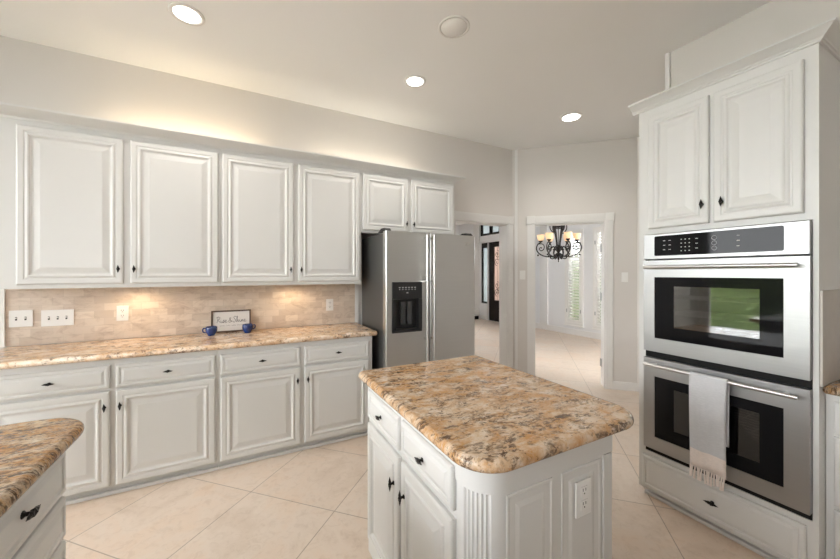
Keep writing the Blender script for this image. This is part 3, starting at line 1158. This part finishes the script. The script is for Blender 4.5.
def island_ring(off, flute):
    x0, x1, y0, y1 = XI0 - off, XI1 + off, YI0 - off, YI1 + off
    r = RC + off
    c = (x0 + r, y0 + r)
    pts = []
    n = 72
    for k in range(n + 1):
        a = PI + (PI / 2) * k / n
        rr = r
        if flute:
            u = k / n
            if .08 < u < .66:
                ph = ((u - .08) / .58 * 6) % 1.0
                rr = r - .0075 * max(0.0, math.sin(PI * ph)) ** .6
        pts.append((c[0] + rr * math.cos(a), c[1] + rr * math.sin(a)))
    pts += [(x1, y0), (x1, y1), (x0, y1)]
    return pts


b = MB()
b.prism(island_ring(0, True), .075, .792)
b.prism(island_ring(.005, False), .792, .8735)
b.prism(island_ring(.003, False), .0, .075)
b.build('body', M['cab'], t)
WP = [(0, 0), (0, .002), (.003, .0035), (.008, .0035), (.012, .001), (.034, .001), (.046, .0035), (.048, .004)]
for a, c in ((.676, .866), (.905, 1.103)):
    MB().panel(a, c, .11, .782, YI0 - .0003, WP).build('end_panel', M['cab'], t)
MB().box(1.112, 1.156, YI0 - .008, YI0 - .0003, .078, .79).build('end_stile', M['cab'], t)
o = MB().box(.961, 1.036, YI0 - .014, YI0 - .0075, .624, .740, .002).build('outlet', M['plate'], t)
for dz in (-.022, .022):
    r = MB().box(.982, 1.015, YI0 - .0155, YI0 - .0141, .682 + dz - .015, .682 + dz + .017, .0006).build('receptacle', M['plate'], o)
    s = MB()
    for dx_ in (-.0065, .0065):
        s.box(.9985 + dx_ - .0012, .9985 + dx_ + .0012, YI0 - .0162, YI0 - .0156, .684 + dz, .684 + dz + .009)
    s.lathe([(.0026, 0), (.0026, .0006)], .9985, YI0 - .0156, .676 + dz, 10, False, 'y')
    s.build('slots', M['slot'], r)
# left face: parts are modelled facing -y and turned to face -x


def turned(mb):
    mb.v = [(XI0 + y, -x, z) for x, y, z in mb.v]     # (x,y)->( y, -x ), front -y -> -x
    return mb


def idrawer(y0, y1, z0, z1):
    d = turned(MB().panel(-y1, -y0, z0, z1, -.0005, DRAWER)).build('drawer', M['cab'], t)
    k = knob_mb(False, 1.05)
    k.v = [(x - (y0 + y1) / 2, y - .0185, z + (z0 + z1) / 2) for x, y, z in k.v]
    turned(k).build('knob', M['knob'], d)


def idoor(y0, y1, z0, z1, ky, kz):
    d = turned(MB().panel(-y1, -y0, z0, z1, -.0005, DOOR)).build('door', M['cab'], t)
    k = knob_mb(True, 1.1)
    k.v = [(x - ky, y - .0185, z + kz) for x, y, z in k.v]
    turned(k).build('knob', M['knob'], d)
    if ky < 1.27:
        for za, zb in ((z0 + .06, z0 + .10), (z1 - .26, z1 - .235)):
            turned(MB().box(-y0, -y0 + .008, -.014, -.001, za, zb)).build('hinge', M['steel'], d)


idrawer(1.264, 1.640, .695, .832)
idrawer(.868, 1.238, .695, .832)
idoor(1.264, 1.640, .085, .668, 1.305, .545)
idoor(.868, 1.238, .085, .668, 1.206, .545)
poly = rounded_poly([(.535, .698), (1.303, .698), (1.303, 1.716), (.535, 1.716)], [.125, .12, .03, .04], 10)
tag(slab(poly, .874, .914, .019, 8).build('island_countertop', M['gr_island']), 'tan and brown granite countertop on the island with rounded corner', 'countertop')

# ------------------------------------------------------------------ near-left cabinet and counter
XN = -.506
t = thing('near_cabinet', 'white drawer cabinet under the near granite counter at bottom left', 'cabinet', (XN, -.6, 0), PI / 2)
LN = 1.508 + .6
MB().box(0, LN, 0, .9, .10, .8735).build('body', M['cab'], t)
MB().box(0, LN - .03, .06, .08, 0, .10).build('toe_kick', M['cab'], t)
for a, c in ((1.50, 2.085), (.90, 1.485)):
    for z0, z1 in ((.727, .864), (.588, .712), (.335, .573), (.105, .320)):
        d = MB().panel(a, c, z0, z1, -.0005, DRAWER).build('drawer', M['cab'], t)
        add_knob(d, (a + c) / 2 + .04, -.0185, (z0 + z1) / 2 + .012 if z0 > .7 else (z0 + z1) / 2, False, 1.25)
poly = rounded_poly([(-1.5, -.62), (-.462, -.62), (-.462, 1.668), (-1.5, 1.668)], [0, 0, .15, 0], 12)
tag(slab(poly, .874, .914, .019, 8).build('near_countertop', M['gr_near']), 'brown streaked granite counter corner at the near left', 'countertop')

# ------------------------------------------------------------------ oven cabinet
XO = 2.290                  # face frame plane; local x runs to world -y
YL, YR = 1.284, .508
t = thing('oven_cabinet', 'tall white cabinet housing the double oven', 'cabinet', (XO, YL, 0), -PI / 2)
w = YL - YR
D = 2.82 - XO - .001
a0, a1 = YL - 1.243, YL - .527      # oven bay in local x
b = MB()
b.box(0, a0, 0, D, .05, 2.47).box(a1, w, 0, D, .05, 2.47)
b.box(a0, a1, 0, D, 1.664, 2.47).box(a0, a1, 0, D, .05, .296).box(a0, a1, D - .02, D, .296, 1.664)
b.build('body', M['cab'], t)
k = MB().box(.03, w - .002, .05, .07, 0, .05)
k.box(.02, w - .002, .022, .05, 0, .020, .004)
k.build('toe_kick', M['cab'], t)
zk = 1.697 + .105
for p0, p1, kx in ((YL - 1.222, YL - .907, YL - .935), (YL - .887, YL - .552, YL - .848)):
    door_part(t, p0, p1, 1.697, 2.400, -.0005, (kx, zk))
d = MB().panel(YL - 1.258, YL - .545, .068, .268, -.0005, DRAWER).build('drawer', M['cab'], t)
k = knob_mb(False, 1.2)
k.build('knob', M['knob'], d, loc=((YL - .89), -.0185, .172))
CO = [(.0005, 2.452), (.008, 2.452), (.010, 2.460), (.016, 2.462), (.019, 2.468), (.038, 2.482), (.049, 2.491), (.053, 2.493), (.057, 2.496), (.061, 2.497), (.061, 2.507), (.0005, 2.507)]
mb = MB()
mb.sweep([(-.034, 0), (w, 0), (w, D)], CO)
mb.build('crown', M['cab'], t)

# ------------------------------------------------------------------ double wall oven
t = thing('double_wall_oven', 'stainless double wall oven with black glass windows', 'oven', (XO - .001, YL, .3), -PI / 2)
Z = -.3                      # local z offset
x0, x1 = YL - 1.241, YL - .5295
b = MB()
# hollow chassis: two cavities open to the front
b.box(x0 + .004, x1 - .004, .455, .475, .305 + Z, 1.655 + Z)
for zz in ((.305, .345), (.90, .96), (1.455, 1.655)):
    b.box(x0 + .004, x1 - .004, .012, .455, zz[0] + Z, zz[1] + Z)
for zz in ((.345, .90), (.96, 1.455)):
    b.box(x0 + .004, x0 + .04, .012, .455, zz[0] + Z, zz[1] + Z).box(x1 - .04, x1 - .004, .012, .455, zz[0] + Z, zz[1] + Z)
b.build('chassis', M['cavity'], t)
M['recess'] = simple('black_recess', (.006, .006, .006), .6, spec=.2)
MB().box(x0, x1, -.002, .010, .300 + Z, .328 + Z).build('vent_trim', M['recess'], t)
MB().box(x0, x1, -.002, .010, .895 + Z, .934 + Z).build('vent_trim', M['recess'], t)
# control panel
cp = MB().box(x0, x1, -.024, .010, 1.506 + Z, 1.660 + Z, .003).build('control_panel', M['steel'], t)
gx0, gx1 = YL - 1.178, YL - .612
MB().prism(rounded_poly([(gx0, 1.526), (gx1, 1.526), (gx1, 1.646), (gx0, 1.646)], [.008] * 4, 4), 0, 1)
g = MB()
ring = rounded_poly([(gx0, 1.526 + Z), (gx1, 1.526 + Z), (gx1, 1.646 + Z), (gx0, 1.646 + Z)], [.008] * 4, 4)
g.loft([[(x, -.0245, z) for x, z in ring], [(x, -.0262, z) for x, z in ring]])
g.build('display_glass', M['black_glass'], cp)
g = MB()
for cx_ in (gx0 + .055, gx0 + .085, gx0 + .40, gx0 + .22):
    for r_ in range(3):
        zz = 1.560 + r_ * .027 + Z
        g.box(cx_ - .006, cx_ + .006, -.0270, -.0264, zz, zz + .003)
for r_ in range(4):
    for cx_ in (gx0 + .145, gx0 + .165, gx0 + .185):
        g.box(cx_ - .003, cx_ + .003, -.0270, -.0264, 1.548 + r_ * .022 + Z, 1.553 + r_ * .022 + Z)
for cx_ in (gx0 + .30,):
    for r_ in range(3):
        pts = [(cx_ + .011 * math.cos(q_ * PI / 8), -.0266, 1.556 + r_ * .028 + Z + .011 * math.sin(q_ * PI / 8)) for q_ in range(17)]
        g.tube(pts, .0008, 4)
g.build('markings', M['mark'], cp)


def oven_door(z0, z1, wz0, wz1, hz):
    wx0, wx1 = YL - 1.178, YL - .613
    d = MB()
    yf, yb = -.026, .006
    holes = [(wx0, wx1, wz0 + Z, wz1 + Z)]
    wall_cells(d, x0, x1, z0 + Z, z1 + Z, holes, lambda m, a, b, c, e: m.box(a, b, yf, yb, c, e))
    d = d.build('oven_door', M['steel'], t)
    # glazing bezel: black border printed on the glass leaving a clear centre
    cx0, cx1, cz0, cz1 = wx0 + .105, wx1 - .085, wz0 + .075 + Z, wz1 - .055 + Z
    g = MB()
    wall_cells(g, wx0 + .0005, wx1 - .0005, wz0 + .0005 + Z, wz1 - .0005 + Z, [(cx0, cx1, cz0, cz1)], lambda m, a, b, c, e: m.box(a, b, yf + .003, yf + .008, c, e))
    g.build('window_border', M['black_glass'], d)
    MB().box(cx0, cx1, yf + .003, yf + .006, cz0, cz1).build('window_glass', M['oven_glass'], d)
    h = MB()
    ya = -.072
    hx0, hx1 = YL - 1.216, YL - .556
    h.tube([(hx0, ya, hz + Z), (hx1, ya, hz + Z)], .0105, 14)
    for px_ in (hx0 + .045, hx1 - .045):
        h.tube([(px_, ya, hz + Z), (px_, yf - .0002, hz + Z)], .008, 10)
    h.build('handle', M['bar'], d)
    rk = MB()
    for q_ in range(3):
        zz = z0 + .13 + q_ * .10 + Z
        for s_ in range(9):
            yy = .05 + s_ * .045
            rk.tube([(x0 + .042, yy, zz), (x1 - .042, yy, zz)], .003, 5)
        for s_ in range(4):
            xx_ = x0 + .06 + s_ * (x1 - x0 - .12) / 3
            rk.tube([(xx_, .05, zz - .004), (xx_, .41, zz - .004)], .003, 5)
    rk.build('oven_rack', M['bar'], t)
    return d


M['oven_glass'] = pane_mat('oven_window_glass', (.45, .45, .44), 0.0, ior=2.3)
oven_door(.936, 1.498, 1.020, 1.396, 1.458)
oven_door(.330, .893, .409, .783, .859)

# towel over the lower handle
t = thing('hand_towel', 'grey and cream fringed towel hanging on the lower oven handle', 'towel', (XO - .001 - .072, (.803 + .966) / 2, .859))
wT = .166
cl = MB()
nu, prof = 17, []
for k in range(7):          # back fall, then over the bar, then front fall
    prof.append((.0145, -.34 + .34 * k / 6))
for k in range(1, 8):
    a = PI * k / 8
    prof.append((.0145 * math.cos(a), .0145 * math.sin(a)))
for k in range(15):
    prof.append((-.0145 - .004 * math.sin(k * .35), -.495 * k / 14))
th_ = .0022
outer, inner = [], []
for i in range(nu):
    u = i / (nu - 1)
    yv = (u - .5) * wT
    row_o, row_i = [], []
    for j, (px_, pz_) in enumerate(prof):
        f_ = min(1.0, max(0.0, -pz_ / .2))
        wv = (.0035 * math.sin(u * 11 + .5) + .002 * math.sin(u * 23)) * f_
        sgn = -1 if j > 9 else 1
        dxn = -wv - (th_ * 2 * f_ if sgn < 0 else 0)
        row_o.append((px_ + (dxn if sgn < 0 else wv * .2), yv * (1 - .03 * f_), pz_))
    outer.append(row_o)
n_ = len(prof)
vs = [p for r in outer for p in r]
fs = [(i * n_ + j, (i + 1) * n_ + j, (i + 1) * n_ + j + 1, i * n_ + j + 1) for i in range(nu - 1) for j in range(n_ - 1)]
cl.add(vs, fs, True)
cl = cl.build('cloth', M['towel'], t)
sm = cl.modifiers.new('thickness', 'SOLIDIFY')
sm.thickness = .003
sm.offset = 0
fr = MB()
for k in range(15):
    y = (-.5 + (k + .5) / 15) * wT * .96
    ln_ = random.uniform(.052, .072)
    x = -.021 + random.uniform(-.003, .003)
    dy_ = random.uniform(-.008, .008)
    fr.tube([(x + .001, y, -.492), (x - .001, y + dy_ * .4, -.492 - ln_ * .4), (x, y + dy_, -.492 - ln_)], [.0046, .0036, .0056], 6)
fr.build('fringe', M['fringe'], t)

# ------------------------------------------------------------------ right-hand counter
XR = 2.372
t = thing('drawer_cabinet', 'white drawer base cabinet right of the oven at the frame edge', 'cabinet', (XR, .506, 0), -PI / 2)
MB().box(0, 1.4, 0, 2.82 - XR - .001, .06, .8735).build('body', M['cab'], t)
MB().box(0, 1.4, .04, .06, 0, .06).build('toe_kick', M['cab'], t)
for z0, z1 in ((.700, .845), (.372, .686), (.075, .358)):
    drawer_part(t, .026, .50, z0, z1, -.0005)
poly = [(2.330, -.9), (2.818, -.9), (2.818, .5065), (2.330, .5065)]
tag(slab(poly, .874, .914, .016).build('side_countertop', M['gr_near']), 'granite counter right of the oven cabinet at the frame edge', 'countertop')
struct(MB().box(2.292, 2.818, .4975, .5070, .9145, 1.342).build('wall_sidesplash', M['splash_side']), 'grey-tan stone panel on the oven cabinet side above the counter', 'backsplash')

# ------------------------------------------------------------------ ceiling fixtures


def downlight(label, x, y, r, power):
    t = thing('recessed_light', label, 'light', (x, y, CEIL - .0005), 0, 'recessed ceiling lights')
    MB().lathe([(r, 0), (r, -.006), (r - .006, -.010), (r * .76, -.007), (r * .74, -.002)], seg=36).build('trim_ring', M['trim'], t)
    MB().lathe([(r * .735, -.0065), (r * .66, -.0085), (.001, -.0092)], seg=36).build('lens', M['lens'], t)
    l = bpy.data.lights.new('downlight_lamp', 'SPOT')
    l.energy = power
    l.color = (1.0, .94, .86)
    l.spot_size = math.radians(150)
    l.spot_blend = .8
    l.shadow_soft_size = r * .6
    o = bpy.data.objects.new('downlight_lamp', l)
    COL.objects.link(o)
    o.location = (x, y, CEIL - .03)


downlight('round recessed ceiling light nearest the top left of the picture', -.295, 2.58, .098, 26)
downlight('round recessed ceiling light above the refrigerator', 1.315, 2.572, .094, 26)
downlight('round recessed ceiling light in front of the dining room opening', 3.06, 2.402, .115, 26)
t = thing('ceiling_speaker', 'round white ceiling speaker with grey grille', 'speaker', (1.255, 1.887, CEIL - .0005))
MB().lathe([(.104, 0), (.104, -.004), (.098, -.007), (.090, -.007), (.088, -.003)], seg=40).build('rim', M['trim'], t)
MB().lathe([(.0875, -.0035), (.087, -.0055), (.001, -.006)], seg=40).build('grille', M['grille'], t)

# ------------------------------------------------------------------ chandelier
t = thing('chandelier', 'dark iron scroll chandelier with amber glass shades in the dining room', 'chandelier', (4.886, 4.089, 1.61))
ctr = MB()
ctr.lathe([(.002, .0), (.012, .012), (.006, .03), (.020, .055), (.012, .075), (.030, .11), (.016, .14), (.022, .17), (.040, .20), (.044, .225), (.036, .25), (.014, .27), (.010, .30)], seg=16)
ctr.tube([(0, 0, .30), (0, 0, .60)], .006)
ctr.tube([(0, 0, .86), (0, 0, CEIL - 1.61 - .03)], .006)
ctr.lathe([(.065, CEIL - 1.61 - .002), (.060, CEIL - 1.61 - .02), (.015, CEIL - 1.61 - .04)], seg=20)
ctr.build('center_column', M['iron'], t)
cage = MB()
for k in range(4):
    a = PI / 4 + k * PI / 2 + .52
    ca, sa = math.cos(a), math.sin(a)
    P = lambda r, z: (r * ca, r * sa, z)
    cage.tube(catmull([P(.030, .25), P(.040, .36), P(.066, .50), P(.098, .63), P(.07, .74), P(.01, .86)]), .0125, 6)
    cage.tube(catmull([P(.098, .62), P(.150, .68), P(.165, .60), P(.135, .54), P(.085, .50)]), .0085, 6)
for zz, rr in ((.635, .098), (.595, .088)):
    cage.tube([(rr * math.cos(2 * PI * k / 20), rr * math.sin(2 * PI * k / 20), zz) for k in range(21)], .0095, 6)
cage.build('cage', M['iron'], t)
yaw = math.radians(39.93 - 90)
for k in range(6):
    a = yaw + k * PI / 3
    ca, sa = math.cos(a), math.sin(a)
    P = lambda r, z: (r * ca, r * sa, z)
    am = MB()
    am.tube(catmull([P(.02, .155), P(.09, .105), P(.20, .10), P(.31, .15), P(.36, .23), P(.345, .31), P(.30, .345), P(.285, .36)]), .0105, 7)
    am.tube(catmull([P(.325, .325), P(.265, .325), P(.232, .28), P(.245, .225), P(.29, .205), P(.312, .24), P(.285, .262), P(.272, .245)]), .0085, 6)
    am.tube(catmull([P(.12, .10), P(.15, .16), P(.12, .24), P(.08, .27), P(.06, .235), P(.09, .215)]), .0125, 6)
    am.tube(catmull([P(.03, .10), P(.09, .06), P(.13, .075), P(.115, .10)]), .0105, 6)
    am.ellipsoid(P(.335, .125), (.016, .016, .016), 8, 6)
    am.lathe([(.010, .345), (.034, .368), (.038, .378), (.030, .382)], .29 * ca, .29 * sa, 0, 14)
    am = am.build('arm', M['iron'], t)
    s = MB()
    s.lathe([(.026, .383), (.046, .398), (.058, .430), (.062, .460), (.066, .486), (.063, .486), (.058, .460), (.054, .432), (.042, .402), (.022, .388)], .29 * ca, .29 * sa, 0, 20, cap=False)
    s.build('lamp_shade', M['shade'], t)
    bb = MB()
    bb.ellipsoid((.29 * ca, .29 * sa, .425), (.018, .018, .028), 10, 8)
    bb.build('bulb', M['bulb'], t)
